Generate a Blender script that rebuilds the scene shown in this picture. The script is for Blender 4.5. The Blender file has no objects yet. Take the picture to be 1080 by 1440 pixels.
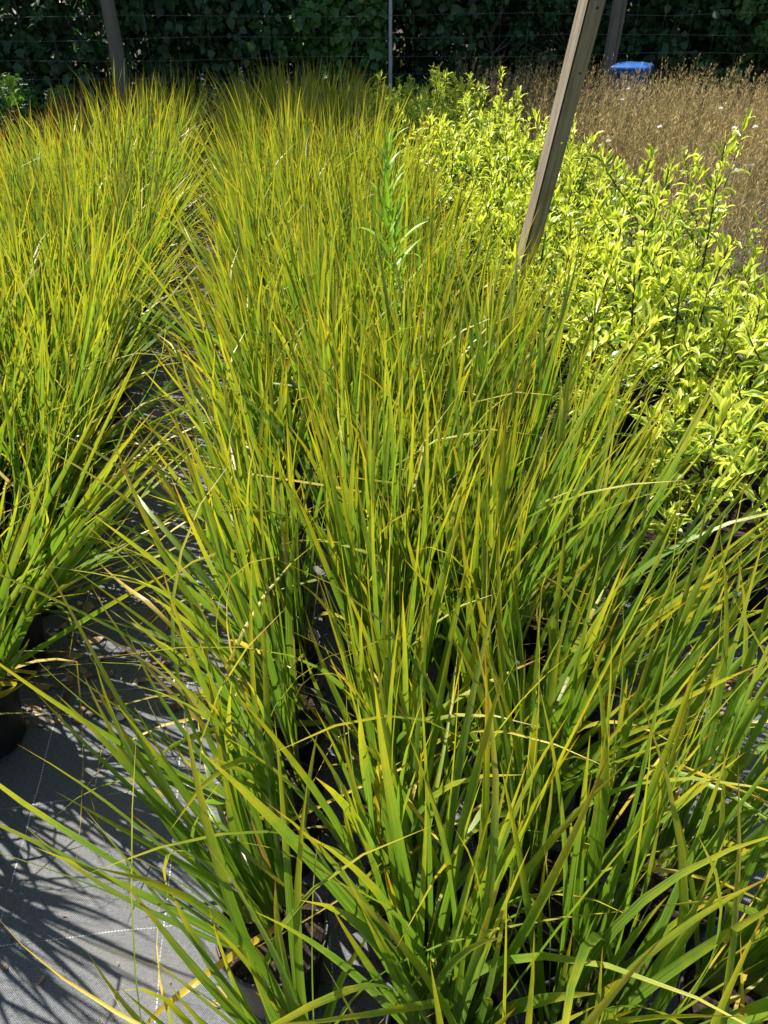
import bpy, math, random
import numpy as np
from mathutils import Matrix, Vector

R = math.radians
scene = bpy.context.scene
COL = scene.collection
rng = np.random.default_rng(11)
random.seed(11)

# ------------------------------------------------------------------ camera, world, sun, exposure
CAM_H, PITCH, YAW = 1.43, R(34.6), R(7.84)
cam_data = bpy.data.cameras.new('camera')
cam = bpy.data.objects.new('camera', cam_data)
COL.objects.link(cam)
cam.location = (0, 0, CAM_H)
cam.rotation_euler = (math.pi / 2 - PITCH, 0, -YAW)
cam_data.sensor_fit = 'VERTICAL'
cam_data.angle = 2 * math.atan(720 / 1088)
cam_data.clip_start = 0.02
cam_data.clip_end = 1500
scene.camera = cam

SUN_EL = R(51)
SUN_AZ = math.atan2(-0.78, 0.62)
sun_dir = Vector((math.sin(SUN_AZ) * math.cos(SUN_EL), math.cos(SUN_AZ) * math.cos(SUN_EL), math.sin(SUN_EL)))
world = bpy.data.worlds.new('World')
scene.world = world
world.use_nodes = True
wn = world.node_tree.nodes
sky = wn.new('ShaderNodeTexSky')
sky.sky_type = 'NISHITA'
sky.sun_disc = False
sky.sun_elevation = SUN_EL
sky.sun_rotation = SUN_AZ % (2 * math.pi)
world.node_tree.links.new(sky.outputs[0], wn['Background'].inputs[0])
wn['Background'].inputs[1].default_value = 0.07
sun_data = bpy.data.lights.new('sun', 'SUN')
sun_data.energy = 5.0
sun_data.angle = R(0.5)
sun_data.color = (1.0, 0.95, 0.86)
sun = bpy.data.objects.new('sun', sun_data)
COL.objects.link(sun)
sun.rotation_euler = sun_dir.to_track_quat('Z', 'Y').to_euler()
sun.location = (-8, 5, 12)
vs = scene.view_settings
vs.view_transform = 'Standard'
vs.look = 'None'
vs.exposure = 1.2
vs.gamma = 1.0
vs.use_curve_mapping = False
scene.cycles.max_bounces = 6
scene.cycles.diffuse_bounces = 4
scene.cycles.glossy_bounces = 2


# ------------------------------------------------------------------ small helpers
def pixel_ray(px, py):
    x = (px - 540) / 1088
    v = (py - 720) / 1088
    fw = math.cos(PITCH) - v * math.sin(PITCH)
    dn = math.sin(PITCH) + v * math.cos(PITCH)
    return Vector((x * math.cos(YAW) + fw * math.sin(YAW), fw * math.cos(YAW) - x * math.sin(YAW), -dn))


def on_height(px, py, h):
    d = pixel_ray(px, py)
    return Vector((0, 0, CAM_H)) + d * ((h - CAM_H) / d.z)


def on_depth(px, py, Y):
    d = pixel_ray(px, py)
    return Vector((0, 0, CAM_H)) + d * (Y / d.y)


def mesh_np(name, V, F, uv=None, attrs=None, mats=(), smooth=True, mat_idx=None):
    """V (n,3), F (m,k) of equal-sized faces or a list of such arrays."""
    Fs = F if isinstance(F, list) else [F]
    Fs = [np.asarray(f, np.int32) for f in Fs if len(f)]
    me = bpy.data.meshes.new(name)
    me.vertices.add(len(V))
    me.vertices.foreach_set('co', np.asarray(V, np.float32).ravel())
    loops = np.concatenate([f.ravel() for f in Fs])
    tot = np.concatenate([np.full(len(f), f.shape[1], np.int32) for f in Fs])
    start = np.concatenate([[0], np.cumsum(tot)[:-1]]).astype(np.int32)
    me.loops.add(len(loops))
    me.loops.foreach_set('vertex_index', loops)
    me.polygons.add(len(tot))
    me.polygons.foreach_set('loop_start', start)
    me.polygons.foreach_set('loop_total', tot)
    if smooth:
        me.polygons.foreach_set('use_smooth', np.ones(len(tot), bool))
    if mat_idx is not None:
        me.polygons.foreach_set('material_index', np.asarray(mat_idx, np.int32))
    if uv is not None:
        l = me.uv_layers.new(name='UVMap')
        l.data.foreach_set('uv', np.asarray(uv, np.float32)[loops].ravel())
    for k, a in (attrs or {}).items():
        at = me.attributes.new(k, 'FLOAT', 'POINT')
        at.data.foreach_set('value', np.asarray(a, np.float32))
    for m in mats:
        me.materials.append(m)
    me.update(calc_edges=True)
    return me


def obj(name, me, parent=None, loc=None, mtx=None, kind=None):
    o = bpy.data.objects.new(name, me)
    COL.objects.link(o)
    if parent is not None:
        o.parent = parent
    if mtx is not None:
        o.matrix_basis = mtx
    elif loc is not None:
        o.location = loc
    if kind:
        o['kind'] = kind
    return o


def thing(name, label, cat, loc=(0, 0, 0), rz=0.0, group=None):
    o = obj(name, None, loc=loc)
    o.empty_display_size = 0.1
    o.rotation_euler.z = rz
    tag(o, label, cat, group)
    return o


def tag(o, label, cat, group=None):
    o['label'] = label
    o['category'] = cat
    if group:
        o['group'] = group
    if 'grass' in o.name:
        o['kind'] = 'thing'
    return o


class Build:
    """collects vertices and faces for one mesh"""

    def __init__(self):
        self.V, self.F3, self.F4, self.n = [], [], [], 0
        self.A = []

    def add(self, V, F, a=0.5):
        V = np.asarray(V, float)
        F = np.asarray(F, int) + self.n
        (self.F3 if F.shape[1] == 3 else self.F4).append(F)
        self.V.append(V)
        self.A.append(np.full(len(V), a))
        self.n += len(V)

    def box(self, c, s, rot=None, a=0.5):
        v = np.array([[x, y, z] for x in (-.5, .5) for y in (-.5, .5) for z in (-.5, .5)]) * np.array(s)
        if rot is not None:
            v = v @ np.array(rot.to_3x3()).T
        self.add(v + np.array(c), [[0, 1, 3, 2], [4, 6, 7, 5], [0, 4, 5, 1], [2, 3, 7, 6], [0, 2, 6, 4], [1, 5, 7, 3]], a)

    def tube(self, P, r, n=6, a=0.5, cap=True):
        P = np.asarray(P, float)
        r = np.broadcast_to(np.asarray(r, float), (len(P),))
        T = np.gradient(P, axis=0)
        T /= np.linalg.norm(T, axis=1)[:, None] + 1e-9
        ref = np.array([0, 1, 0.]) if abs(T[0][1]) < .8 else np.array([1., 0, 0])
        A = np.cross(T, ref)
        A /= np.linalg.norm(A, axis=1)[:, None] + 1e-9
        B = np.cross(T, A)
        th = np.arange(n) * 2 * np.pi / n
        ring = P[:, None] + r[:, None, None] * (np.cos(th)[None, :, None] * A[:, None] + np.sin(th)[None, :, None] * B[:, None])
        V = ring.reshape(-1, 3)
        F = [[i * n + j, i * n + (j + 1) % n, (i + 1) * n + (j + 1) % n, (i + 1) * n + j] for i in range(len(P) - 1) for j in range(n)]
        base = self.n
        self.add(V, F, a)
        if cap:
            for i, rev in ((0, True), (len(P) - 1, False)):
                c = self.n
                self.V.append(P[i:i + 1]); self.A.append(np.full(1, a)); self.n += 1
                self.F3.append(np.array([[base + i * n + j, base + i * n + (j + 1) % n, c][::-1 if rev else 1] for j in range(n)]))

    def lathe(self, prof, n=20, a=0.5):
        prof = np.asarray(prof, float)
        th = np.arange(n) * 2 * np.pi / n
        V = np.stack([prof[:, None, 0] * np.cos(th), prof[:, None, 0] * np.sin(th), np.repeat(prof[:, 1:2], n, 1)], -1).reshape(-1, 3)
        F = [[i * n + j, i * n + (j + 1) % n, (i + 1) * n + (j + 1) % n, (i + 1) * n + j] for i in range(len(prof) - 1) for j in range(n)]
        self.add(V, F, a)

    def mesh(self, name, mats, smooth=True, attr=True):
        fs = []
        if self.F4: fs.append(np.concatenate(self.F4))
        if self.F3: fs.append(np.concatenate(self.F3))
        return mesh_np(name, np.concatenate(self.V), fs, attrs={'tone': np.concatenate(self.A)} if attr else None, mats=mats, smooth=smooth)


# ------------------------------------------------------------------ materials
class N:
    def __init__(self, name):
        self.m = bpy.data.materials.new(name)
        self.m.use_nodes = True
        self.t = self.m.node_tree
        self.t.nodes.clear()
        self.out = self.t.nodes.new('ShaderNodeOutputMaterial')

    def n(self, typ, **kw):
        x = self.t.nodes.new('ShaderNode' + typ)
        for k, v in kw.items():
            setattr(x, k, v)
        return x

    def put(self, sock, v):
        if v is None:
            return
        if hasattr(v, 'is_linked'):
            self.t.links.new(v, sock)
        else:
            if isinstance(v, tuple) and len(v) == 3 and sock.type == 'RGBA':
                v = (*v, 1)
            sock.default_value = v

    def math(self, op, a, b=0.0, c=None, clamp=False):
        x = self.n('Math', operation=op, use_clamp=clamp)
        self.put(x.inputs[0], a)
        self.put(x.inputs[1], b)
        if c is not None:
            self.put(x.inputs[2], c)
        return x.outputs[0]

    def mix(self, f, a, b, blend='MIX'):
        x = self.n('Mix', data_type='RGBA', blend_type=blend)
        self.put(x.inputs['Factor'], f)
        self.put(x.inputs[6], a)
        self.put(x.inputs[7], b)
        return x.outputs[2]

    def step(self, v, lo, hi):
        x = self.n('MapRange', interpolation_type='SMOOTHSTEP')
        self.put(x.inputs[0], v)
        self.put(x.inputs[1], lo)
        self.put(x.inputs[2], hi)
        return x.outputs[0]

    def noise(self, scale, vec=None, detail=3, rough=.55):
        x = self.n('TexNoise')
        x.inputs['Scale'].default_value = scale
        x.inputs['Detail'].default_value = detail
        x.inputs['Roughness'].default_value = rough
        if vec is not None:
            self.put(x.inputs['Vector'], vec)
        return x.outputs[0]

    def scaled(self, vec, s):
        x = self.n('VectorMath', operation='MULTIPLY')
        self.put(x.inputs[0], vec)
        x.inputs[1].default_value = s
        return x.outputs[0]

    def attr(self, name):
        return self.n('Attribute', attribute_name=name).outputs['Fac']

    def pos(self):
        return self.n('NewGeometry').outputs['Position']

    def bump(self, h, strength=.3, dist=.002):
        x = self.n('Bump')
        x.inputs['Strength'].default_value = strength
        x.inputs['Distance'].default_value = dist
        self.put(x.inputs['Height'], h)
        return x.outputs[0]

    def pbr(self, color, rough=.6, spec=.4, normal=None, metal=0.0):
        x = self.n('BsdfPrincipled')
        self.put(x.inputs['Base Color'], color)
        self.put(x.inputs['Roughness'], rough)
        self.put(x.inputs['Specular IOR Level'], spec)
        self.put(x.inputs['Metallic'], metal)
        if normal is not None:
            self.put(x.inputs['Normal'], normal)
        return x.outputs[0]

    def leaf(self, color, rough, spec, trans_color, trans, normal=None):
        a = self.pbr(color, rough, spec, normal)
        b = self.n('BsdfTranslucent')
        self.put(b.inputs[0], trans_color)
        s = self.n('MixShader')
        s.inputs[0].default_value = trans
        self.t.links.new(a, s.inputs[1])
        self.t.links.new(b.outputs[0], s.inputs[2])
        return self.done(s.outputs[0])

    def done(self, sh):
        self.t.links.new(sh, self.out.inputs[0])
        return self.m


def mat_blade(name, green_a, green_b, tip, brown):
    k = N(name)
    uvn = k.n('UVMap')
    sep = k.n('SeparateXYZ')
    k.put(sep.inputs[0], uvn.outputs[0])
    u, v = sep.outputs[0], sep.outputs[1]
    rnd = k.n('ObjectInfo').outputs['Random']
    tone = k.math('ADD', k.math('MULTIPLY', k.attr('tone'), .7), k.math('MULTIPLY', rnd, .3))
    age = k.attr('age')
    p = k.pos()
    comb = k.n('CombineXYZ')
    k.put(comb.inputs[0], k.math('MULTIPLY', u, 16.0))
    k.put(comb.inputs[1], k.math('MULTIPLY', v, 1.6))
    k.put(comb.inputs[2], k.math('MULTIPLY', tone, 40.0))
    stripe = k.noise(1.0, comb.outputs[0], 2)
    blotch = k.noise(26.0, p, 2)
    c = k.mix(tone, green_a, green_b)
    c = k.mix(k.math('MULTIPLY', k.step(stripe, .35, .7), .55), c, (.33, .40, .08))  # lengthwise stripes, paled so their colour also stands in for sunlit sheen
    # gold towards the tip, orange-brown at the very tip
    vt = k.math('ADD', v, k.math('MULTIPLY', k.math('SUBTRACT', blotch, .5), .5))
    vt = k.math('ADD', vt, k.math('MULTIPLY', k.math('SUBTRACT', tone, .5), .25))
    c = k.mix(k.math('MULTIPLY', k.step(vt, .55, 1.05), .85), c, tip)
    c = k.mix(k.step(vt, .96, 1.15), c, brown)
    # old blades
    c = k.mix(k.step(k.math('ADD', age, k.math('MULTIPLY', k.math('SUBTRACT', blotch, .5), .9)), .45, .8), c, (.52, .38, .04))
    c = k.mix(k.step(k.math('ADD', age, k.math('MULTIPLY', k.math('SUBTRACT', stripe, .5), .3)), .8, .98), c, (.43, .35, .17))
    # rust flecks
    fl = k.step(k.noise(60.0, p, 3, .7), .66, .74)
    fl = k.math('MULTIPLY', fl, k.step(k.noise(5.0, p, 1), .5, .62))
    c = k.mix(k.math('MULTIPLY', fl, .8), c, (.25, .085, .015))
    # pale sheath at the base
    c = k.mix(k.math('MULTIPLY', k.step(v, .16, .0), .5), c, (.30, .30, .10))
    tc = k.mix(1.0, c, (1.5, 1.55, .9), 'MULTIPLY')
    return k.leaf(c, .34, .6, tc, .42, k.bump(stripe, .35, .0012))


M = {}
M['blade'] = mat_blade('grass_blade', (.040, .125, .007), (.125, .225, .010), (.44, .36, .018), (.36, .13, .018))
M['blade_red'] = mat_blade('red_grass_blade', (.10, .11, .015), (.20, .12, .02), (.42, .11, .02), (.30, .05, .015))

k = N('shrub_leaf')
sep = k.n('SeparateXYZ')
k.put(sep.inputs[0], k.n('UVMap').outputs[0])
u = k.math('ABSOLUTE', k.math('SUBTRACT', sep.outputs[0], .5))
tone = k.math('ADD', k.math('MULTIPLY', k.attr('tone'), .8), k.math('MULTIPLY', k.n('ObjectInfo').outputs['Random'], .2))
nz = k.noise(55.0, k.pos(), 3)
edge = k.step(k.math('ADD', u, k.math('ADD', k.math('MULTIPLY', k.math('SUBTRACT', nz, .5), .45), k.math('MULTIPLY', k.math('SUBTRACT', tone, .5), .55))), .10, .30)
c = k.mix(tone, (.055, .15, .018), (.16, .27, .025))
c = k.mix(edge, c, k.mix(tone, (.42, .50, .045), (.66, .69, .09)))
c = k.mix(k.math('MULTIPLY', k.step(u, .035, .0), .6), c, (.45, .50, .12))
M['shrub_leaf'] = k.leaf(c, .30, .5, k.mix(1.0, c, (1.25, 1.3, .75), 'MULTIPLY'), .42, k.bump(nz, .25, .003))

k = N('shrub_stem')
M['stem'] = k.done(k.pbr(k.mix(k.noise(60, k.pos()), (.018, .014, .012), (.06, .045, .03)), .6, .4))

k = N('pot_plastic')
nz = k.noise(18, k.pos(), 4)
dust = k.step(k.noise(7, k.pos(), 4), .48, .75)
M['pot'] = k.done(k.pbr(k.mix(k.math('MULTIPLY', dust, .5), (.012, .012, .013), (.09, .08, .065)), k.math('ADD', .35, k.math('MULTIPLY', nz, .3)), .45))

k = N('potting_soil')
nz = k.noise(90, k.pos(), 5, .7)
c = k.mix(k.step(nz, .35, .7), (.012, .009, .007), (.075, .05, .035))
c = k.mix(k.step(k.noise(160, k.pos(), 2), .68, .74), c, (.38, .33, .27))
M['soil'] = k.done(k.pbr(c, .9, .2, k.bump(nz, 1.0, .01)))

k = N('earth')
nz = k.noise(6, k.pos(), 6, .65)
M['earth'] = k.done(k.pbr(k.mix(nz, (.03, .022, .014), (.10, .075, .045)), .95, .2, k.bump(k.noise(30, k.pos(), 6, .7), .8, .03)))

# woven weed mat with stitched white guide lines every 30 cm
k = N('weed_mat')
p = k.pos()
sep = k.n('SeparateXYZ')
k.put(sep.inputs[0], p)
X, Y = sep.outputs[0], sep.outputs[1]
wob = k.math('MULTIPLY', k.math('SUBTRACT', k.noise(5, p, 2), .5), .012)
warp = k.math('SINE', k.math('MULTIPLY', X, 1700.0))
weft = k.math('SINE', k.math('MULTIPLY', Y, 1500.0))
fine = k.noise(1.0, k.scaled(p, (90.0, 700.0, 1.0)), 3, .6)
fine2 = k.noise(1.0, k.scaled(p, (800.0, 80.0, 1.0)), 2, .6)
weave = k.math('ADD', k.math('MULTIPLY', k.math('MULTIPLY', warp, weft), .25), k.math('ADD', fine, k.math('MULTIPLY', fine2, .5)))
big = k.noise(3.5, p, 4)
c = k.mix(k.step(weave, .4, 1.2), (.022, .025, .029), (.21, .22, .235))
c = k.mix(k.math('MULTIPLY', k.step(big, .45, .75), .55), c, (.16, .145, .125))


def guide(a, off, other, dash):
    d = k.math('ABSOLUTE', k.math('SUBTRACT', k.math('FRACT', k.math('ADD', k.math('DIVIDE', k.math('ADD', a, wob), .3), off)), .5))
    line = k.step(d, .0048, .0022)
    st = k.step(k.math('SINE', k.math('MULTIPLY', other, dash)), -.8, -.3)
    return k.math('MULTIPLY', line, st)


gl = k.math('ADD', guide(X, .5, Y, 900.0), k.math('MULTIPLY', guide(Y, .87, X, 1100.0), .6), clamp=True)
c = k.mix(k.math('MULTIPLY', gl, k.step(k.noise(14, p, 3), .3, .55)), c, (.62, .62, .60))
M['mat'] = k.done(k.pbr(c, .55, .45, k.bump(weave, .6, .002)))

k = N('litter')
tone = k.attr('tone')
c = k.mix(tone, (.12, .05, .022), (.42, .29, .16))
c = k.mix(k.step(tone, .86, .9), c, (.62, .56, .46))
M['litter'] = k.leaf(c, .7, .3, c, .15)

k = N('dry_weed')
sep = k.n('SeparateXYZ')
k.put(sep.inputs[0], k.pos())
tone = k.attr('tone')
c = k.mix(tone, (.14, .14, .045), (.58, .42, .19))
M['dry'] = k.leaf(c, .8, .2, c, .3)


def mat_tree(name, a, b, rough=.45):
    k = N(name)
    t = k.attr('tone')
    nz = k.noise(3.0, k.pos(), 3)
    c = k.mix(k.math('ADD', k.math('MULTIPLY', t, .7), k.math('MULTIPLY', nz, .3)), a, b)
    return k.leaf(c, rough, .4, k.mix(1.0, c, (1.2, 1.4, .6), 'MULTIPLY'), .3)


M['tree_dark'] = mat_tree('dark_tree_leaf', (.016, .046, .014), (.055, .13, .036))
M['tree_mid'] = mat_tree('vine_leaf', (.04, .11, .022), (.10, .24, .045))
M['weed_green'] = mat_tree('weed_leaf', (.16, .30, .022), (.29, .43, .04), .4)
M['bush_green'] = mat_tree('bush_leaf', (.07, .17, .03), (.15, .30, .05))

k = N('bark')
nz = k.noise(1.0, k.scaled(k.pos(), (22.0, 22.0, 5.0)), 5, .65)
M['bark'] = k.done(k.pbr(k.mix(nz, (.05, .04, .03), (.17, .14, .11)), .9, .2, k.bump(nz, .8, .02)))

k = N('weathered_post_wood')
nz = k.noise(1.0, k.scaled(k.pos(), (60.0, 60.0, 3.0)), 5, .65)
M['post_wood'] = k.done(k.pbr(k.mix(nz, (.075, .065, .048), (.24, .21, .155)), .85, .25, k.bump(nz, .7, .01)))

k = N('weathered_angle_post')
tcn = k.n('TexCoord').outputs['Object']
nz = k.noise(1.0, k.scaled(tcn, (130.0, 130.0, 5.0)), 5, .65)
bl = k.noise(9.0, tcn, 4)
c = k.mix(k.step(nz, .25, .8), (.13, .105, .075), (.28, .24, .18))
c = k.mix(k.math('MULTIPLY', k.step(bl, .5, .8), .5), c, (.12, .085, .055))
M['angle_post'] = k.done(k.pbr(c, .6, .35, k.bump(nz, .4, .002)))

k = N('galvanised_wire')
M['wire'] = k.done(k.pbr((.16, .15, .13), .6, .4, metal=.3))
k = N('galvanised_post')
M['galv'] = k.done(k.pbr((.36, .37, .36), .55, .4))

k = N('blue_plastic')
nz = k.noise(12, k.pos(), 4)
M['blue'] = k.done(k.pbr(k.mix(nz, (.012, .07, .26), (.03, .13, .42)), .42, .45))

k = N('white_petal')
M['white'] = k.leaf((.78, .77, .72), .6, .3, (.7, .7, .65), .3)

k = N('red_leaf')
M['red'] = k.leaf(k.mix(k.noise(40, k.pos()), (.22, .015, .02), (.42, .06, .05)), .5, .4, (.4, .05, .04), .2)

# ------------------------------------------------------------------ setting: ground and weed mat
gv = np.array([[-400, -400, -.03], [400, -400, -.03], [400, 400, -.03], [-400, 400, -.03]])
g = obj('ground', mesh_np('ground', gv, np.array([[0, 1, 2, 3]]), mats=[M['earth']]))
g['kind'] = 'structure'
nx, ny = 170, 200
gx, gy = np.meshgrid(np.linspace(-3.2, 5.2, nx), np.linspace(-2.5, 9.0, ny))
def mat_z(gx, gy):
    return .003 * np.sin(gx * 9 + np.sin(gy * 4) * 1.3) + .0025 * np.sin(gy * 13 + gx * 5) + .0015 * np.sin(gx * 31 + gy * 17) - .0075


gz = mat_z(gx, gy)
mv = np.stack([gx, gy, gz], -1).reshape(-1, 3)
ii = np.arange((ny - 1) * nx).reshape(ny - 1, nx)[:, :-1].ravel()
g = obj('weed_mat', mesh_np('weed_mat', mv, np.stack([ii, ii + 1, ii + nx + 1, ii + nx], 1), mats=[M['mat']]))
g['kind'] = 'structure'


# ------------------------------------------------------------------ blades: a library of leaf shapes, vectorised
def strap_library(count, nv, nu, wmin, wmax, bend, inbend, twist, fold, seed, age=(0, .25), kink=0.0, taper='sword', wavy=0.0):
    r = np.random.default_rng(seed)
    w = r.uniform(wmin, wmax, count)
    t = np.linspace(0, 1, nv)
    P = np.zeros((count, nv, 3))
    T = np.tile(np.array([0, 0, 1.]), (count, 1))
    W = np.tile(np.array([1., 0, 0]), (count, 1))
    Nn = np.tile(np.array([0, 1., 0]), (count, 1))
    b = r.normal(0, 1, count) * bend[1] + bend[0] * np.where(r.random(count) < .5, 1, -1)
    ib = r.normal(0, inbend, count)
    tw = r.normal(0, twist, count)
    kk = (r.random(count) < kink)
    kpos = r.integers(nv // 2, nv - 1, count)
    Ws, Ns = [W], [Nn]

    def rot(v, ax, an):
        c, s = np.cos(an)[:, None], np.sin(an)[:, None]
        return v * c + np.cross(ax, v) * s + ax * (ax * v).sum(1)[:, None] * (1 - c)
    for i in range(1, nv):
        d = 1 / (nv - 1)
        f = 2.0 * t[i]
        a1 = b * d * f + np.where(kk & (kpos == i), 1.3 * np.sign(b), 0)
        T, Nn = rot(T, W, a1), rot(Nn, W, a1)
        a2 = ib * d * f
        T, W = rot(T, Nn, a2), rot(W, Nn, a2)
        W, Nn = rot(W, T, tw * d), rot(Nn, T, tw * d)
        P[:, i] = P[:, i - 1] + T * d
        Ws.append(W)
        Ns.append(Nn)
    Ws, Ns = np.stack(Ws, 1), np.stack(Ns, 1)
    if taper == 'sword':
        prof = np.interp(t, [0, .12, .4, .7, .9, 1], [.75, .85, 1, .78, .34, .015])
    else:
        prof = np.interp(t, [0, .08, .3, .5, .75, .92, 1], [.10, .16, .75, 1, .78, .3, .02])
    uu = np.linspace(-1, 1, nu)
    hw = (w[:, None] / 2) * prof[None]
    off = uu[None, None, :, None] * hw[:, :, None, None] * Ws[:, :, None]
    fo = fold * (np.abs(uu) - .5)[None, None, :, None] * hw[:, :, None, None] * Ns[:, :, None]
    V = P[:, :, None] + off + fo
    if wavy:
        ph = r.uniform(0, 6.28, (count, 2))
        for side, sg in ((0, -1), (nu - 1, 1)):
            wv = np.sin(t[None] * 15 + ph[:, :1 + 0]) if sg < 0 else np.sin(t[None] * 17 + ph[:, 1:2])
            V[:, :, side] += (wv * hw * wavy)[..., None] * Ns
    uv = np.stack(np.broadcast_arrays((uu[None, :] + 1) / 2, t[:, None]), -1).reshape(-1, 2)
    q = np.arange(nv * nu).reshape(nv, nu)
    F = np.stack([q[:-1, :-1], q[:-1, 1:], q[1:, 1:], q[1:, :-1]], -1).reshape(-1, 4)
    return dict(V=V.reshape(count, -1, 3), uv=uv, F=F, tone=r.random(count), age=r.uniform(age[0], age[1], count))


def lib_join(*libs):
    return dict(V=np.concatenate([l['V'] for l in libs]), uv=libs[0]['uv'], F=libs[0]['F'],
                tone=np.concatenate([l['tone'] for l in libs]), age=np.concatenate([l['age'] for l in libs]),
                cls=np.cumsum([0] + [len(l['V']) for l in libs]))


def lib_meshes(lib, name, mat):
    nvt = lib['V'].shape[1]
    return [mesh_np(name, lib['V'][i], lib['F'], lib['uv'], {'tone': np.full(nvt, lib['tone'][i]), 'age': np.full(nvt, lib['age'][i])}, [mat])
            for i in range(len(lib['V']))]


def lib_merge(lib, idx, mats4, name, mat, tone=None):
    idx = np.asarray(idx)
    A = np.asarray(mats4)
    V = np.einsum('bij,bvj->bvi', A[:, :3, :3], lib['V'][idx]) + A[:, None, :3, 3]
    nb, nvt = V.shape[:2]
    F = (lib['F'][None] + (np.arange(nb) * nvt)[:, None, None]).reshape(-1, 4)
    uv = np.tile(lib['uv'], (nb, 1))
    tn = lib['tone'][idx] if tone is None else np.asarray(tone)
    return mesh_np(name, V.reshape(-1, 3), F, uv, {'tone': np.repeat(tn, nvt), 'age': np.repeat(lib['age'][idx], nvt)}, [mat])


def grass_lib(nv, nu, mul, seed):
    wl = (.0090, .0155)
    return lib_join(
        strap_library(int(90 * mul), nv, nu, *wl, (.10, .12), .10, .5, .35, seed, (0, .22)),
        strap_library(int(30 * mul), nv, nu, *wl, (.75, .35), .2, .9, .35, seed + 1, (0, .35), kink=.12),
        strap_library(int(16 * mul), nv, nu, .007, .013, (.5, .5), .3, 1.6, .5, seed + 2, (.5, 1.0), kink=.3))


GRASS_NEAR = grass_lib(10, 3, 1.0, 100)
GRASS_FAR = grass_lib(7, 3, 1.0, 200)
NEAR_BLADES = lib_meshes(GRASS_NEAR, 'leaf', M['blade'])


def clump_layout(r, lib, lean, nfans, scale=1.0, old=.08):
    """indices into the blade library and a matrix for each blade; z = 0 is the ground under the pot"""
    idx, mats = [], []
    c0, c1, c2, c3 = lib['cls']
    for f in range(nfans):
        skirt = r.random() < .3 and abs(lean[0]) > .15
        rad = .062 * math.sqrt(r.random())
        th = r.uniform(0, 2 * math.pi)
        root = np.array([rad * math.cos(th), rad * math.sin(th), .155])
        phi = r.uniform(0, math.pi)
        lx = lean[0] * (2.1 if skirt else 1) + r.normal(0, .07) + math.cos(th) * rad * 2.4
        ly = lean[1] + r.normal(0, .07) + math.sin(th) * rad * 2.4
        Rl = Matrix.Rotation(lx, 4, 'Y') @ Matrix.Rotation(-ly, 4, 'X')
        nb = int(r.integers(6, 10))
        for b in range(nb):
            s = (b - (nb - 1) / 2) / ((nb - 1) / 2)
            a = s * r.uniform(.12, .34) + r.normal(0, .05)
            q = r.random()
            L = (.72 - .20 * abs(s) ** 1.5) * (r.uniform(.72, 1.12) if r.random() > .14 else r.uniform(.3, .6)) * scale
            if q < old:
                i = r.integers(c2, c3); a *= 1.9; L *= r.uniform(.6, .95)
            elif q < old + .15:
                i = r.integers(c1, c2); a *= 1.35
            else:
                i = r.integers(c0, c1)
            ws = r.uniform(.85, 1.15)
            m = (Matrix.Translation(Vector(root) + Vector((math.cos(phi), math.sin(phi), 0)) * s * .012) @ Rl
                 @ Matrix.Rotation(phi, 4, 'Z') @ Matrix.Rotation(a, 4, 'Y') @ Matrix.Rotation(r.normal(0, .07), 4, 'X')
                 @ Matrix.Rotation(r.choice([0, math.pi]) + r.normal(0, .35), 4, 'Z') @ Matrix.Diagonal((ws, L, L, 1)))
            idx.append(int(i))
            mats.append(m)
    if abs(lean[0]) > .1:
        for b in range(int(r.integers(3, 6))):
            az = (0 if lean[0] > 0 else math.pi) + r.normal(0, .7)
            a = r.uniform(.95, 1.45)
            L = r.uniform(.32, .58)
            i = int(r.integers(c2, c3) if r.random() < .6 else r.integers(c1, c2))
            mats.append(Matrix.Translation((r.normal(0, .03), r.normal(0, .03), .165)) @ Matrix.Rotation(az, 4, 'Z') @ Matrix.Rotation(a, 4, 'Y')
                        @ Matrix.Rotation(math.pi / 2 + r.normal(0, .5), 4, 'Z') @ Matrix.Diagonal((1, L, L, 1)))
            idx.append(i)
    return idx, mats


# ------------------------------------------------------------------ pots (shared meshes)
b = Build()
b.lathe([(.0, .0), (.066, .0), (.070, .004), (.084, .135), (.086, .146), (.091, .147), (.0915, .168), (.0885, .170), (.086, .166), (.083, .150), (.080, .12)], 22)
POT = b.mesh('pot', [M['pot']])
b = Build()
pr = [(.0, .155), (.02, .156), (.045, .153), (.065, .154), (.0815, .149)]
b.lathe(pr[::-1], 18)
b.V[0][:, 2] += rng.normal(0, .003, len(b.V[0]))
SOIL = b.mesh('soil', [M['soil']])

ORD = ['front', 'second', 'third', 'fourth', 'fifth', 'sixth', 'seventh', 'eighth', 'ninth', 'tenth', 'eleventh', 'twelfth', 'thirteenth', 'fourteenth',
       'fifteenth', 'sixteenth', 'seventeenth', 'eighteenth', 'nineteenth', 'twentieth']
ORD += ['twenty-' + w for w in ['first'] + ORD[1:9]] + ['thirtieth'] + ['thirty-' + w for w in ['first'] + ORD[1:9]]


def row_words(j):
    return 'front row' if j == 0 else ORD[j] + ' row from the front'


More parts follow.
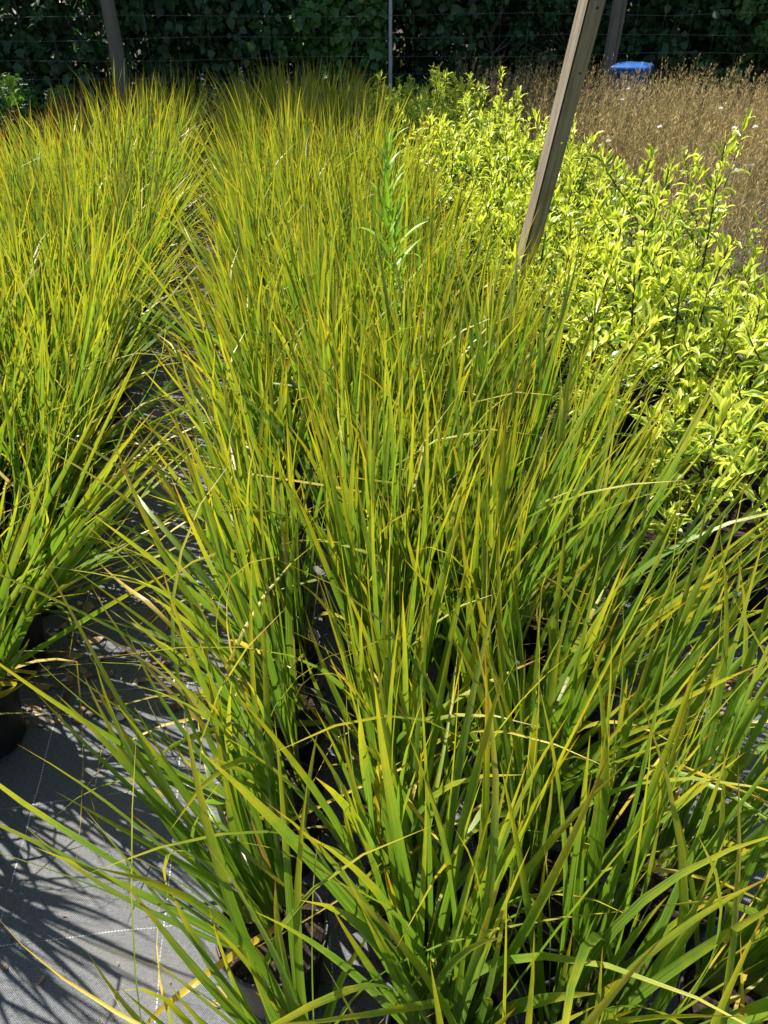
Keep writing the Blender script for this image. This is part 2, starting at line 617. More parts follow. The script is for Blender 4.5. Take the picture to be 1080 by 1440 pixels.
def grass_bed(xs, y0s, rows, dy, near_rows, bedname, colnames, group, leans, seed, end_lean=-.10, ends=(8.1,) * 4):
    for j in range(rows):
        for i, x in enumerate(xs):
            r = np.random.default_rng(seed + j * 17 + i)
            px, py = x + r.normal(0, .012), y0s[i] + j * dy + r.normal(0, .012)
            if py > ends[i]:
                continue
            t = thing('grass_plant', 'gold-tipped potted grass, %s, %s of %s' % (row_words(j), colnames[i], bedname), 'grass',
                      (px, py, .0), r.uniform(-.1, .1), group)
            p = obj('pot', POT, t)
            lean = (leans[i] * r.uniform(.6, 1.3), end_lean * max(0, 1 - j / 2.5) + r.normal(0, .05))
            near = j < near_rows
            lib = GRASS_NEAR if near else GRASS_FAR
            sc = r.uniform(.86, 1.08)
            idx, ms = clump_layout(r, lib, lean, int((r.integers(8, 11) if i in (1, 2) else r.integers(6, 8)) if py < 1.2 else r.integers(8, 11) if py < 2.6 else r.integers(7, 9)), sc, .10 if i in (0, len(xs) - 1) else .06)
            if py < 3.2:
                obj('soil', SOIL, p)
            if near:
                for q, m in zip(idx, ms):
                    obj('leaf', NEAR_BLADES[q], t, mtx=m)
            else:
                obj('leaves', lib_merge(lib, idx, [np.array(m) for m in ms], 'leaves', M['blade']), t, kind='stuff')


MID_X = (-.07, .15, .37, .59)
LEFT_X = (-.73, -.95, -1.17, -1.39)
grass_bed(MID_X, (.22, .25, .22, .24), 36, .22, 6, 'the centre bed', ('beside left path', 'second from left path', 'third from left path', 'beside right path'),
          'potted grasses of the centre bed', (-.21, -.03, .04, .20), 1000, -.02)
grass_bed(LEFT_X, (1.30, 1.10, .88, .66), 34, .22, 1, 'the left bed', ('beside the path', 'second from path', 'third from path', 'farthest from path'),
          'potted grasses of the left bed', (.34, .10, -.02, -.12), 5000, ends=(8.1, 8.1, 7.0, 5.6))

# ------------------------------------------------------------------ yellow-green shrubs
def shrub_lib(nv, nu, seed):
    return lib_join(
        strap_library(36, nv, nu, .22, .31, (.6, .3), .1, .3, .5, seed, taper='leaf', wavy=.22),
        strap_library(36, nv, nu, .23, .33, (1.1, .35), .15, .4, .45, seed + 1, taper='leaf', wavy=.25),
        strap_library(24, nv, nu, .26, .36, (1.2, .4), .2, .5, .4, seed + 2, taper='leaf', wavy=.25))


SH_NEAR, SH_FAR = shrub_lib(7, 5, 300), shrub_lib(5, 3, 400)
for L_ in (SH_NEAR, SH_FAR):
    c = L_['cls']
    for a, (lo, hi) in enumerate(((.62, 1.0), (.35, .85), (.0, .5))):
        L_['tone'][c[a]:c[a + 1]] = lo + (hi - lo) * L_['tone'][c[a]:c[a + 1]]
NEAR_LEAVES = lib_meshes(SH_NEAR, 'leaf', M['shrub_leaf'])


def shrub_layout(r, lib, height, dense):
    st = Build()
    idx, mats = [], []
    c = lib['cls']

    def shoot(base, d, L, n, first, rad):
        P = [np.array(base)]
        d = np.array(d, float)
        steps = 7
        for s in range(steps):
            d = d + np.array([r.normal(0, .035), r.normal(0, .035), .10])
            d /= np.linalg.norm(d)
            P.append(P[-1] + d * L / steps)
        P = np.array(P)
        st.tube(P, np.linspace(rad, rad * .45, len(P)), 5, cap=False)
        ph = r.uniform(0, 6.28)
        for q in range(n):
            f = first + (1 - first) * (q / (n - 1)) ** .75
            pos = np.array([np.interp(f, np.linspace(0, 1, steps + 1), P[:, a]) for a in range(3)])
            ph += 2.4 + r.normal(0, .15)
            if f > .86: a, lo = r.uniform(.25, .85), 0
            elif f > .5: a, lo = r.uniform(.8, 1.35), 1
            else: a, lo = r.uniform(1.1, 1.75), 2
            i = int(r.integers(c[lo], c[lo + 1]))
            LL = r.uniform(.048, .084) * (.72 if f > .95 else 1)
            # +Y of the leaf (its bending normal) is turned so the blade arches outward
            m = (Matrix.Translation(Vector(pos)) @ Matrix.Rotation(ph, 4, 'Z') @ Matrix.Rotation(a, 4, 'Y')
                 @ Matrix.Rotation(math.pi / 2 + r.normal(0, .3), 4, 'Z') @ Matrix.Diagonal((LL, LL, LL, 1)))
            idx.append(i)
            mats.append(m)
        return P
    ns = int(r.integers(1, 3))
    for s in range(ns):
        h = (height - .17) * (1 if s == 0 else r.uniform(.7, .92))
        base = (r.normal(0, .015), r.normal(0, .015), .15)
        P = shoot(base, (r.normal(0, .12), r.normal(0, .12), 1), h, int((34 if ns == 2 else 44) * dense), .16, .0055)
        nbr = int(r.integers(4, 6) if ns == 2 else r.integers(6, 9))
        for q in range(nbr):
            f = .10 + .62 * (q + r.random()) / nbr
            k_ = min(int(f * 7), 6)
            th = q * 2.4 + r.uniform(0, 1)
            shoot(P[k_] + (P[k_ + 1] - P[k_]) * (f * 7 - k_), (math.cos(th) * 1.0, math.sin(th) * 1.0, .55), h * r.uniform(.28, .5), int(18 * dense), .22, .0032)
    return st, idx, mats


SHRUB_X = (.99, 1.23, 1.47, 1.71)
SHRUB_COLS = ('nearest the grass', 'second from the grass', 'third from the grass', 'nearest the brown weeds')
for j in range(29):
    for i, x in enumerate(SHRUB_X):
        r = np.random.default_rng(9000 + j * 13 + i)
        px, py = x + r.normal(0, .02), 1.42 + j * .235 + r.normal(0, .02)
        if j == 0 and i == 0:
            py += .05
        h = r.uniform(.58, .76)
        if r.random() < .25: h *= 1.22
        if (i, j) == (3, 6): h = 1.0
        t = thing('potted_shrub', 'yellow-green potted shrub, %s of its bed, %s' % (row_words(j), SHRUB_COLS[i]), 'shrub', (px, py, 0), r.uniform(0, 6.28),
                  'potted yellow-green shrubs of the right bed')
        p = obj('pot', POT, t)
        if py < 3:
            obj('soil', SOIL, p)
        near = (i < 2 and j < 4)
        lib = SH_NEAR if py < 4 else SH_FAR
        st, idx, ms = shrub_layout(r, lib, h, 1.0)
        obj('stem', st.mesh('stem', [M['stem']]), t)
        if near:
            for q, m in zip(idx, ms):
                obj('leaf', NEAR_LEAVES[q], t, mtx=m)
        else:
            obj('leaves', lib_merge(lib, idx, [np.array(m) for m in ms], 'leaves', M['shrub_leaf']), t, kind='stuff')

# ------------------------------------------------------------------ leaning angle post with drilled holes
P_top = Vector((0, 0, CAM_H)) + pixel_ray(829, 0) * 2.0
P_low = Vector((0, 0, CAM_H)) + pixel_ray(741, 345) * 2.55
ax = (P_top - P_low).normalized()
P_base = P_low - ax * ((P_low.z + .02) / ax.z)
post_len = (P_top - P_base).length + .22
side = Vector((1, 0, 0))
e1 = Vector((-.10, .995, 0)); e1 = (e1 - ax * e1.dot(ax)).normalized()     # lit flange
e2 = ax.cross(e1).normalized()
if e2.x < 0: e2 = -e2
pm = Matrix((e1.to_4d(), e2.to_4d(), ax.to_4d(), (0, 0, 0, 1))).transposed()
pm[3] = (0, 0, 0, 1)
pm.translation = P_base
for a in range(3):
    pm[3][a] = 0
post = thing('leaning_post', 'weathered grey-brown angle post with drilled holes leaning among the grasses', 'post')
post.matrix_basis = pm
W1, W2, TH = .052, .044, .004
hole_px = ((812, 103), (786, 202), (766, 281), (750, 344))
low_l = (P_low - P_base).length
top_l = (P_top - P_base).length


def len_at(py):            # length along the post whose projection has pixel row py
    best = min(range(400), key=lambda q: abs(row_of(P_base + ax * (q / 400 * post_len)) - py))
    return best / 400 * post_len


def row_of(P):
    d = P - Vector((0, 0, CAM_H))
    yr = d.x * math.sin(YAW) + d.y * math.cos(YAW)
    dep = yr * math.cos(PITCH) - d.z * math.sin(PITCH)
    return 720 - 1088 * (yr * math.sin(PITCH) + d.z * math.cos(PITCH)) / dep


holes = sorted(len_at(py) for _, py in hole_px)
gap = (holes[-1] - holes[0]) / 3
holes = [holes[0] - gap] + holes + [holes[-1] + gap * .9]
holes = [h for h in holes if .05 < h < post_len - .05]


def flange(width, hs, axis, taper):
    b = Build()
    hr = .0042
    zs = [0]
    for h in hs:
        zs += [h - .012, h + .012]
    zs.append(post_len)

    def w_at(z):
        return width * (1 - taper * min(1, max(0, (low_l - z) / .12)))

    def lift(a, z, o):
        return (a, -o, z) if axis == 0 else (-o, a, z)
    for side_o in (0, TH):
        for q in range(len(zs) - 1):
            z0, z1 = zs[q], zs[q + 1]
            if q % 2 == 0:
                n = max(1, int((z1 - z0) / .05))
                for s in range(n):
                    a0, a1 = z0 + (z1 - z0) * s / n, z0 + (z1 - z0) * (s + 1) / n
                    b.add([lift(0, a0, side_o), lift(w_at(a0), a0, side_o), lift(w_at(a1), a1, side_o), lift(0, a1, side_o)], [[0, 1, 2, 3]])
            else:
                zc, wc = (z0 + z1) / 2, w_at((z0 + z1) / 2) * .60
                ww = w_at(zc)
                outer = [(ww, zc), (ww, z1), (wc, z1), (0, z1), (0, zc), (0, z0), (wc, z0), (ww, z0)]
                inner = [(wc + hr * math.cos(t_ * math.pi / 4), zc + hr * math.sin(t_ * math.pi / 4)) for t_ in range(8)]
                V = [lift(*p_, side_o) for p_ in outer + inner]
                b.add(V, [[t_, (t_ + 1) % 8, 8 + (t_ + 1) % 8, 8 + t_] for t_ in range(8)])
                if side_o:
                    Vi = [lift(*p_, 0) for p_ in inner] + [lift(*p_, TH) for p_ in inner]
                    b.add(Vi, [[t_, (t_ + 1) % 8, 8 + (t_ + 1) % 8, 8 + t_] for t_ in range(8)])
    n = 30
    for s in range(n):
        a0, a1 = post_len * s / n, post_len * (s + 1) / n
        b.add([lift(w_at(a0), a0, 0), lift(w_at(a0), a0, TH), lift(w_at(a1), a1, TH), lift(w_at(a1), a1, 0)], [[0, 1, 2, 3]])
    b.add([lift(0, post_len, 0), lift(width, post_len, 0), lift(width, post_len, TH), lift(0, post_len, TH)], [[0, 1, 2, 3]])
    return b.mesh('flange', [M['angle_post']], smooth=False)


obj('flange', flange(W1, [], 0, 0.0), post)
obj('flange', flange(W2, holes, 1, .35), post)

# ------------------------------------------------------------------ wire fence at the back
FY = 9.35
fence = thing('wire_fence', 'sagging wire mesh fence on old posts before the dark hedge', 'fence', (0, FY, 0))


def fence_post(px, name, r0, h, matl, lean=0):
    p = on_depth(px, 60, FY)
    b = Build()
    zz = np.linspace(-.03, h, 9)
    P = np.stack([p.x + lean * zz + rng.normal(0, .004, 9), rng.normal(0, .004, 9), zz], 1)
    b.tube(P, r0 * (1 - .12 * zz / h) * (1 + rng.normal(0, .02, 9)), 10)
    return obj(name, b.mesh(name, [matl]), fence)


fence_post(161, 'wooden_post', .075, 1.75, M['post_wood'])
fence_post(856, 'wooden_post', .062, 1.60, M['post_wood'], .03)
fence_post(866, 'wooden_post', .035, 1.35, M['post_wood'], .02)
fence_post(549, 'metal_post', .020, 1.55, M['galv'])
for z in (.12, .27, .42, .58, .75, .93, 1.12, 1.30):
    b = Build()
    xs = np.linspace(-6, 9, 40)
    b.tube(np.stack([xs, np.full(40, -.06), z + .012 * np.sin(xs * 1.7 + z * 9) + rng.normal(0, .003, 40)], 1), .0017, 4, cap=False)
    obj('wire', b.mesh('wire', [M['wire']]), fence)
b = Build()
b.tube([(0, -.06, .05), (.006, -.063, .5), (-.004, -.058, .9), (0, -.06, 1.31)], .0012, 4, cap=False)
STAY = b.mesh('stay', [M['wire']])
for x in np.arange(-5.9, 8.9, .30):
    obj('stay', STAY, fence, loc=(float(x + rng.normal(0, .01)), 0, 0))


# ------------------------------------------------------------------ leafy masses: trees, vines, bushes
def leaf_cloud(centers, radii, n, size, r, up=.35, tone_lo=.0, round_=.9):
    """small folded leaves (two quads each) spread round many clump centres"""
    ci = r.integers(0, len(centers), n)
    d = r.normal(0, 1, (n, 3))
    d /= np.linalg.norm(d, axis=1)[:, None]
    rr = r.random(n) ** .45
    pos = centers[ci] + d * (radii[ci] * rr)[:, None] * np.array([1, 1, .8])
    nor = d * .8 + np.array([0, -.25, up]) + r.normal(0, .45, (n, 3))
    nor /= np.linalg.norm(nor, axis=1)[:, None]
    ref = r.normal(0, 1, (n, 3)) + np.array([0, 0, -.8])
    tdir = ref - nor * (ref * nor).sum(1)[:, None]
    tdir /= np.linalg.norm(tdir, axis=1)[:, None] + 1e-9
    bdir = np.cross(nor, tdir)
    L = r.uniform(.6, 1.25, n) * size
    w = L * round_ * .5
    loc = [(0, 0, 0), (.28, 1, .16), (.68, .66, .14), (1, 0, -.12), (.66, -.70, .10), (.32, -.94, .18), (.45, 0, 0)]
    V = np.stack([pos + tdir * (L * a)[:, None] + bdir * (w * bb)[:, None] + nor * (L * c_ * .6)[:, None] for a, bb, c_ in loc], 1)
    F0 = np.array([[0, 6, 2, 1], [6, 3, 3, 2], [0, 5, 4, 6], [6, 4, 3, 3]])
    F4 = np.array([[0, 6, 2, 1], [0, 5, 4, 6]])
    F3 = np.array([[6, 3, 2], [6, 4, 3]])
    o = (np.arange(n) * 7)[:, None, None]
    tone = np.clip(r.normal(.45, .22, n), 0, 1)
    return V.reshape(-1, 3), [(F4[None] + o).reshape(-1, 4), (F3[None] + o).reshape(-1, 3)], np.repeat(tone, 7)


def tree(label, x, y, h, rx, ry, z0, n, size, mat, seed, cat='tree', name='hedge_tree', clumps=60, group=None, trunk_r=.09, crown_part='crown', round_=.9, lean=(0, 0)):
    r = np.random.default_rng(seed)
    t = thing(name, label, cat, (x, y, -.03), 0, group)
    zf = r.random(clumps) ** 1.1
    th = r.uniform(0, 6.283, clumps)
    rad = r.random(clumps) ** .5 * np.sqrt(np.clip(1.08 - zf ** 3, .1, 1))
    cen = np.stack([np.cos(th) * rad * rx, np.sin(th) * rad * ry, z0 + (h - z0) * zf], 1)
    cen += np.stack([lean[0] * cen[:, 2], lean[1] * cen[:, 2], np.zeros(clumps)], 1)
    rads = r.uniform(.24, .46, clumps) * min(rx, ry) * 1.0
    V, F, tone = leaf_cloud(cen, rads, n, size, r, round_=round_)
    V[:, 2] = np.maximum(V[:, 2], .02 + .04 * r.random(len(V)))
    b = Build()
    zz = np.linspace(0, h * .8, 9)
    P = np.stack([np.cumsum(r.normal(0, .03, 9)) + lean[0] * zz, np.cumsum(r.normal(0, .03, 9)) + lean[1] * zz, zz], 1)
    P[0, :2] = 0
    b.tube(P, np.linspace(trunk_r, trunk_r * .25, 9), 8)
    for q in range(min(26, clumps)):
        c_ = cen[q]
        s = P[min(8, max(0, int(c_[2] / (h * .8) * 8 * .7)))]
        mid = (s + c_) / 2 + r.normal(0, .06, 3) * rx
        b.tube(np.array([s, mid, c_]), [trunk_r * .35, trunk_r * .22, trunk_r * .08], 5, cap=False)
    obj('trunk', b.mesh('trunk', [M['bark']]), t)
    obj(crown_part, mesh_np(crown_part, V, F, attrs={'tone': tone}, mats=[mat]), t, kind='stuff')
    return t


TREES = [
    ('tall dark tree beyond the fence outside the left edge', -6.9, 10.9, 9.6, 1.7, 1.3),
    ('tall dark tree beyond the fence at the picture\'s left edge', -4.6, 10.9, 9.6, 1.7, 1.3),
    ('tall dark tree beyond the fence just behind the wooden post on the left', -2.4, 10.9, 8.0, 1.6, 1.3),
    ('tall dark tree beyond the fence behind the end of the path', -.3, 11.0, 5.6, 1.6, 1.3),
    ('dark tree beyond the fence behind the thin metal fence post', 1.9, 11.2, 5.0, 1.5, 1.4),
    ('dark tree beyond the fence behind the leaning post', 4.0, 11.4, 4.6, 1.5, 1.4),
    ('dark tree beyond the fence behind the blue bin', 6.1, 11.3, 4.4, 1.5, 1.4),
    ('dark tree beyond the fence at the picture\'s right edge', 8.2, 11.3, 4.4, 1.6, 1.5),
]
for q, (lab, x, y, h, rx, ry) in enumerate(TREES):
    tree(lab, x, y, h, rx, ry, .1, 15500, .098, M['tree_dark'], 700 + q, clumps=130, group='trees of the hedge', lean=(0, -.03))
for q, (x, lab) in enumerate(((-6.2, 'tree added in a second line to block sun, far left'), (-3.0, 'tree added in a second line to block sun, left of centre'),
                           (0.2, 'tree added in a second line to block sun, behind the path end'), (3.4, 'tree added in a second line to block sun, behind the leaning post'),
                           (6.6, 'tree added in a second line to block sun, behind the blue bin'), (9.8, 'tree added in a second line to block sun, far right'))):
    tree('dark ' + lab, x, 14.2, 6.0, 2.2, 1.8, .1, 9000, .14, M['tree_dark'], 750 + q, clumps=90, group='second line of trees added to block sun')  # back line added to keep sun off the ground behind the hedge
BUSH = [
    ('dark bush against the fence beside the wooden post, left side', -3.6, 9.95, 1.5, .8, .45, 'tree_dark', .07),
    ('dark bush against the fence right of the wooden post', -1.55, 9.9, 1.6, .85, .45, 'tree_dark', .09),
    ('broad-leaved vine climbing the fence behind the centre grass bed', .75, 9.85, 1.55, .75, .4, 'tree_mid', .10),
    ('broad-leaved vine behind the end of the left grass bed', -.45, 9.9, 1.4, .6, .4, 'tree_dark', .09),
    ('dark twiggy bush behind the wire mesh right of the metal post', 2.6, 10.0, 1.5, .9, .4, 'tree_dark', .055),
    ('small-leaved bush touching the leaning post\'s upper end', 3.4, 9.95, 1.5, .7, .4, 'tree_dark', .065),
    ('leafy vine tumbling over the fence above the blue bin', 4.7, 9.85, 1.6, .7, .4, 'tree_dark', .085),
    ('broad-leaved vine on the fence right of the blue bin', 5.7, 9.75, 1.6, .8, .45, 'tree_mid', .085),
    ('dark bush on the fence at the right edge', 6.9, 9.8, 1.6, .8, .45, 'tree_dark', .08),
]
for q, (lab, x, y, h, rx, ry, m, sz) in enumerate(BUSH):
    tree(lab, x, y, h, rx, ry, 0.05, 4200, sz, M[m], 800 + q, 'bush', 'fence_bush', 60, 'bushes along the fence', .025, 'foliage')

# low green growth at the foot of the fence on the left
lows = [(15, 112, .42, .38, 'low feathery green bush at the far left below the fence'),
        (62, 110, .40, .36, 'second low green bush below the fence, right of the first'),
        (130, 112, .30, .30, 'low green weeds at the foot of the wooden post'),
        (225, 105, .34, .32, 'low green weeds beyond the end of the left grass bed'),
        (590, 100, .36, .34, 'low dark weeds beyond the shrubs at the metal post')]
for q, (px, py, h, rad, lab) in enumerate(lows):
    p = on_depth(px, py, 8.75)
    tree(lab, p.x, 8.75, h + .22, rad, .3, 0, 1300, .05, M['bush_green'], 860 + q, 'bush', 'low_bush', 16, 'low growth at the fence foot', .012, 'foliage', .45)

# undergrowth carpet between the beds and the hedge
r = np.random.default_rng(31)
n = 260
cen = np.stack([r.uniform(-6, 9, n), r.uniform(8.6, 10.2, n), r.uniform(.02, .10, n)], 1)
V, F, tone = leaf_cloud(cen, np.full(n, .22), 9000, .055, r, .8)
V[:, 2] = np.maximum(V[:, 2], -.01)
u_ = obj('undergrowth', mesh_np('undergrowth', V, F, attrs={'tone': tone}, mats=[M['tree_dark']]), kind='stuff')
tag(u_, 'dark leafy undergrowth carpeting the ground along the fence', 'undergrowth')

# white-flowering shrub at the left edge
p = on_height(4, 128, .66)
t = tree('small shrub with white flowers at the far left edge', p.x, p.y, .80, .26, .24, .15, 900, .05, M['weed_green'], 900, 'shrub', 'flowering_shrub', 18, None, .012, 'foliage', .5)
b = Build()
r = np.random.default_rng(5)
for q in range(26):
    a = r.uniform(0, 6.28); rr = r.uniform(.05, .27)
    c_ = np.array([math.cos(a) * rr + .12, math.sin(a) * rr, r.uniform(.4, .80)])
    for s in range(5):
        th = s * 1.257
        d1 = np.array([math.cos(th), math.sin(th), .4]) * .022
        d2 = np.array([math.cos(th + .6), math.sin(th + .6), .3]) * .018
        b.add([c_, c_ + d1 * .7 - d2 * .2, c_ + d1, c_ + d2], [[0, 1, 2, 3]])
obj('flowers', b.mesh('flowers', [M['white']]), t, kind='stuff')

# copper-tipped grasses at the far left
for q, (x, y) in enumerate(((-1.22, 7.75), (-1.20, 7.45), (-1.42, 7.3), (-1.42, 6.95), (-1.19, 7.2), (-1.42, 6.6), (-1.41, 6.2), (-1.40, 5.85), (-1.64, 5.3), (-1.62, 4.9))):
    r = np.random.default_rng(600 + q)
    t = thing('copper_grass_plant', 'copper-tipped potted grass at the left bed\'s far corner, %s from the fence' % ['nearest', 'second', 'third', 'fourth', 'fifth', 'sixth', 'seventh', 'eighth', 'ninth', 'tenth'][q], 'grass',
              (x, y, 0), 0, 'copper-tipped grasses at the far left')
    obj('pot', POT, t)
    idx, ms = clump_layout(r, GRASS_FAR, (r.normal(0, .05), r.normal(0, .05)), 7, .84)
    obj('leaves', lib_merge(GRASS_FAR, idx, [np.array(m) for m in ms], 'leaves', M['blade_red']), t, kind='stuff')


# ------------------------------------------------------------------ tall bright green weed in the centre bed and thin spikes at the back
WEED = strap_library(20, 7, 3, .075, .105, (.5, .25), .1, .3, .4, 77, taper='sword')
WEED['cls'] = [0, 20]
WEED_M = lib_meshes(WEED, 'leaf', M['weed_green'])


def tall_weed(label, x, y, h, nl, seed, llen, group=None, flower=False):
    r = np.random.default_rng(seed)
    t = thing('tall_weed', label, 'weed', (x, y, 0), 0, group)
    b = Build()
    zz = np.linspace(0, h, 10)
    P = np.stack([.02 * np.sin(zz * 5), .015 * np.cos(zz * 4), zz], 1)
    b.tube(P, np.linspace(.004, .0016, 10), 6)
    obj('stem', b.mesh('stem', [M['weed_green']]), t)
    ph = 0
    for q in range(nl):
        f = .35 + .65 * (q / (nl - 1)) ** .9
        ph += 2.4
        pos = Vector((np.interp(f * h, zz, P[:, 0]), np.interp(f * h, zz, P[:, 1]), f * h))
        a = 1.15 - .85 * max(0, f - .35) / .65 + r.normal(0, .1)
        L = llen * (1 - .45 * max(0, f - .75) / .25) * r.uniform(.85, 1.15)
        obj('leaf', WEED_M[int(r.integers(0, 20))], t, mtx=Matrix.Translation(pos) @ Matrix.Rotation(ph, 4, 'Z') @ Matrix.Rotation(a, 4, 'Y')
            @ Matrix.Rotation(math.pi / 2, 4, 'Z') @ Matrix.Diagonal((L, L, L, 1)))
    if flower:
        b = Build()
        for q in range(22):
            z = h * (.62 + .38 * q / 22)
            c_ = np.array([r.normal(0, .012), r.normal(0, .012), z])
            b.add([c_ + r.normal(0, .009, 3) for _ in range(4)], [[0, 1, 2, 3]])
        obj('flowers', b.mesh('flowers', [M['white']]), t, kind='stuff')


w0 = on_height(553, 215, 1.0)
tall_weed('bright green narrow-leaved weed standing above the centre grass bed', w0.x, w0.y, 1.02, 70, 1, .15)
for q, (px, py, lab) in enumerate(((338, 92, 'thin flowering weed in front of the wooden post'), (283, 100, 'thin flowering weed rising above the end of the left bed'),
                                   (300, 118, 'short flowering weed at the path end between both grass beds'))):
    p = on_depth(px, py, 7.4)
    tall_weed(lab, p.x, 7.4, p.z, 22, 50 + q, .05, 'thin flowering weeds at the back', True)

# ------------------------------------------------------------------ brown dried weed patch
r = np.random.default_rng(91)
n = 5600
xs = r.uniform(1.86, 6.0, n)
ys = r.uniform(2.6, 8.85, n)
keep = xs < 3.3 + (ys - 2.2) * .5
xs, ys = xs[keep], ys[keep]
n = len(xs)
hs = r.uniform(.50, .84, n) * np.where((xs > 3.2) & (ys > 7.3), .76, 1) + .06 * np.sin(xs * 2.1) * np.cos(ys * 1.7)
ln = r.normal(0, .07, (n, 2)) + np.array([.05, 0])
base = np.stack([xs, ys, np.zeros(n)], 1)
top = base + np.stack([ln[:, 0] * hs * 2, ln[:, 1] * hs * 2, hs], 1)
wd = .0022
per = np.array([[1, 0, 0], [-.5, .87, 0], [-.5, -.87, 0]])
V1 = np.concatenate([base[:, None] + per * wd, top[:, None] + per * wd * .3], 1)
F1 = np.array([[0, 1, 4, 3], [1, 2, 5, 4], [2, 0, 3, 5]])
Vs, Fs, Ts = [V1.reshape(-1, 3)], [(F1[None] + (np.arange(n) * 6)[:, None, None]).reshape(-1, 4)], [np.repeat(r.uniform(.15, .6, n), 6)]
off = n * 6
K = 36
f = r.uniform(.30, 1.0, (n, K))
pos = base[:, None] + (top - base)[:, None] * f[..., None]
d = r.normal(0, 1, (n, K, 3)); d[..., 2] = np.abs(d[..., 2]) + .9
d /= np.linalg.norm(d, axis=2)[..., None]
ll = r.uniform(.018, .06, (n, K)) * (1.25 - f * .55)
s_ = np.cross(d, r.normal(0, 1, (n, K, 3)))
s_ /= np.linalg.norm(s_, axis=2)[..., None]
tip = pos + d * ll[..., None]
mid = pos + d * (ll * .6)[..., None]
wq = r.uniform(.0011, .0032, (n, K))[..., None]
V2 = np.stack([pos, mid + s_ * wq, tip, mid - s_ * wq], 2).reshape(-1, 3)
F2 = np.arange(n * K * 4).reshape(-1, 4) + off
tn = np.clip(f * .85 + r.normal(0, .16, (n, K)) - .05, 0, 1)
Vs.append(V2); Fs.append(F2); Ts.append(np.repeat(tn.ravel(), 4))
o = obj('dry_weeds', mesh_np('dry_weeds', np.concatenate(Vs), np.concatenate(Fs), attrs={'tone': np.concatenate(Ts)}, mats=[M['dry']], smooth=False), kind='stuff')
tag(o, 'dense brown patch of dried seeding weeds beyond the yellow shrubs', 'weeds')

HEADS = [(1032, 180, 'pair of white flowers by the right edge, the left one'), (1062, 178, 'pair of white flowers by the right edge, the right one'),
         (1056, 232, 'white flower below the pair at the right edge'), (1035, 240, 'white flower left of the tall shrub tip'),
         (875, 140, 'small white flower below the blue bin'), (883, 125, 'tiny white flower just below the blue bin'),
         (928, 178, 'white flower in the brown weeds right of the shrub tips'), (1014, 152, 'small white flower high in the brown weeds to the right'),
         (845, 205, 'white flower among shrub tips right of the leaning post'), (856, 198, 'white flower against the brown weeds near shrub tips')]
for q, (px, py, lab) in enumerate(HEADS):
    p = on_height(px, py, .86)
    r = np.random.default_rng(40 + q)
    t = thing('white_flower', 'thin-stemmed ' + lab, 'flower', (p.x, p.y, 0), 0, 'white flowers in the brown weeds')
    b = Build()
    b.tube([(0, 0, 0), (.01, 0, .4), (0, 0, .86)], [.0022, .0018, .0012], 5)
    obj('stem', b.mesh('stem', [M['dry']]), t)
    b = Build()
    for s in range(16):
        d_ = r.normal(0, 1, 3); d_[2] = abs(d_[2]) * .7; d_ /= np.linalg.norm(d_)
        sd = np.cross(d_, r.normal(0, 1, 3)); sd /= np.linalg.norm(sd)
        c_ = np.array([0, 0, .857])
        b.add([c_, c_ + d_ * .009 + sd * .004, c_ + d_ * .013, c_ + d_ * .009 - sd * .004], [[0, 1, 2, 3]])
    obj('flower_head', b.mesh('flower_head', [M['white']]), t)

# ------------------------------------------------------------------ blue bin
bp = on_height(890, 91, .73)
binr = thing('blue_bin', 'blue plastic lidded bin half hidden behind the brown weeds', 'bin', (bp.x, bp.y, 0), R(-32))


def rounded(w, d_, z, rad=.03, n=4):
    pts = []
    for cx, cy, a0 in ((w / 2 - rad, d_ / 2 - rad, 0), (-w / 2 + rad, d_ / 2 - rad, 90), (-w / 2 + rad, -d_ / 2 + rad, 180), (w / 2 - rad, -d_ / 2 + rad, 270)):
        for s in range(n):
            a = R(a0 + 90 * s / (n - 1))
            pts.append((cx + rad * math.cos(a), cy + rad * math.sin(a), z))
    return pts


def loft(rings, cap=True):
    b = Build()
    m = len(rings[0])
    V = np.array(rings).reshape(-1, 3)
    F = [[i * m + j, i * m + (j + 1) % m, (i + 1) * m + (j + 1) % m, (i + 1) * m + j] for i in range(len(rings) - 1) for j in range(m)]
    b.add(V, F)
    if cap:
        for ring, rev in ((rings[0], True), (rings[-1], False)):
            c_ = np.mean(np.array(ring), 0)
            VV = np.vstack([np.array(ring), c_])
            b.add(VV, [[j, (j + 1) % m, m][::-1 if rev else 1] for j in range(m)])
    return b


obj('body', loft([rounded(.25, .28, 0), rounded(.26, .29, .02), rounded(.32, .36, .66), rounded(.345, .385, .665), rounded(.345, .385, .692)]).mesh('body', [M['blue']], smooth=False), binr)
lid = obj('lid', loft([rounded(.36, .40, .693), rounded(.37, .41, .70), rounded(.37, .41, .720), rounded(.34, .38, .732), rounded(.20, .24, .748)]).mesh('lid', [M['blue']], smooth=False), binr)
b = Build()
b.tube([(-.12, .21, .71), (-.12, .25, .715), (.12, .25, .715), (.12, .21, .71)], .012, 8)
obj('handle', b.mesh('handle', [M['blue']]), lid)
for sx in (-1, 1):
    b = Build()
    b.tube([(sx * .15 - .015, .17, .06), (sx * .15 + .015, .17, .06)], .058, 14)
    obj('wheel', b.mesh('wheel', [M['pot']]), binr)

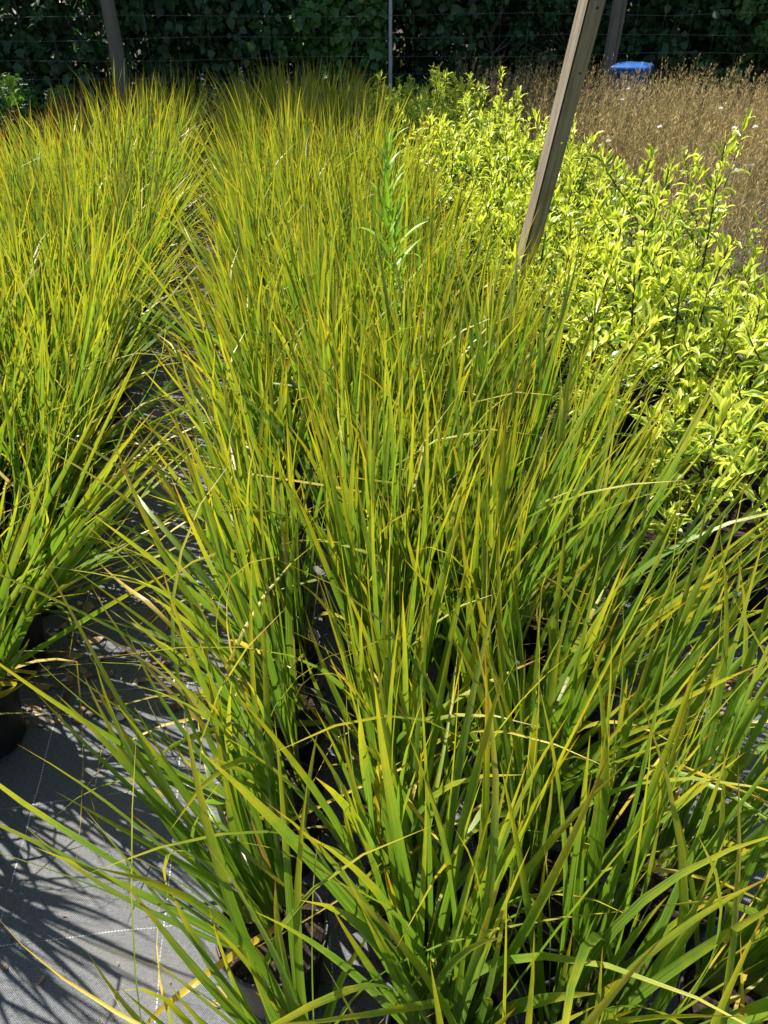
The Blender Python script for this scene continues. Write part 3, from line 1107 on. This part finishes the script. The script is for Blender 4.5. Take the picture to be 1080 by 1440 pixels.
# ------------------------------------------------------------------ litter on the mat
r = np.random.default_rng(15)
spots = []
for _ in range(1500):      # along the left path, mostly by the pots
    spots.append((r.choice([r.normal(-.62, .06), r.normal(-.27, .07), r.uniform(-.65, -.2)], p=[.5, .2, .3]), 1.3 + 6 * r.random() ** 1.6))
for _ in range(420):      # along the right path
    spots.append((r.choice([r.normal(.86, .05), r.normal(.76, .06)]), 1.1 + 5 * r.random() ** 1.5))
for _ in range(420):      # chip pile at the first shrub pots
    spots.append((r.normal(.98, .07), r.normal(1.24, .06)))
for _ in range(160):
    spots.append((r.uniform(-.75, .85), r.uniform(.4, 2.2)))
for _ in range(2600):      # fallen bits between the pots
    spots.append((r.uniform(-.2, .75), r.uniform(.2, 3)))
b = Build()
for x, y in spots:
    L = r.uniform(.007, .03) if r.random() > .12 else r.uniform(.03, .055); w = L * r.uniform(.2, .6); th = r.uniform(0, 6.28)
    ca, sa = math.cos(th), math.sin(th)
    curl = r.uniform(.0, .3) * L
    z = float(mat_z(x, y)) + .0012 + r.uniform(0, .002)
    if y < 1.25 and x < -.2:
        L *= .55; w *= .55
    e_ = r.uniform(.7, 1.25, 6)
    pts = [(-L / 2 * e_[0], 0, curl), (-L * .2 * e_[1], -w / 2 * e_[2], curl * .3), (L * .22 * e_[2], -w * .4 * e_[3], 0), (L / 2 * e_[4], w * .1, curl * r.random()),
           (L * .2 * e_[3], w * .45 * e_[1], curl * .3), (-L * .22 * e_[5], w / 2 * e_[4], 0)]
    b.add([(x + ca * a - sa * c_, y + sa * a + ca * c_, z + e + r.uniform(0, .003)) for a, c_, e in pts], [[0, 1, 2, 3], [0, 3, 4, 5]], r.random())
o = obj('leaf_litter', b.mesh('leaf_litter', [M['litter']], smooth=False), kind='stuff')
tag(o, 'brown dead leaves and bark chips scattered over the weed mat', 'litter')
for q, (px, py, lab) in enumerate(((262, 665, 'dark red fallen leaf lying on the weed mat in the left path'), (300, 662, 'small red fallen leaf on the mat touching the centre bed'))):
    p = on_height(px, py, .01)
    b = Build()
    L = .06
    for s in range(6):
        t0, t1 = s / 6, (s + 1) / 6
        w0_, w1_ = .011 * math.sin(math.pi * max(t0, .02)), .011 * math.sin(math.pi * min(t1, .98))
        for sg in (-1, 1):
            b.add([((t0 - .5) * L, 0, .004 * t0), ((t0 - .5) * L, sg * w0_, .004), ((t1 - .5) * L, sg * w1_, .004), ((t1 - .5) * L, 0, .004 * t1)], [[0, 1, 2, 3]])
    o = obj('fallen_leaf', b.mesh('fallen_leaf', [M['red']]), loc=p)
    o.rotation_euler.z = .15 + q
    tag(o, lab, 'leaf', 'red fallen leaves')
print('OBJECT COUNT', len(bpy.data.objects), 'TRIS', sum(len(m.polygons) for m in bpy.data.meshes) * 2)
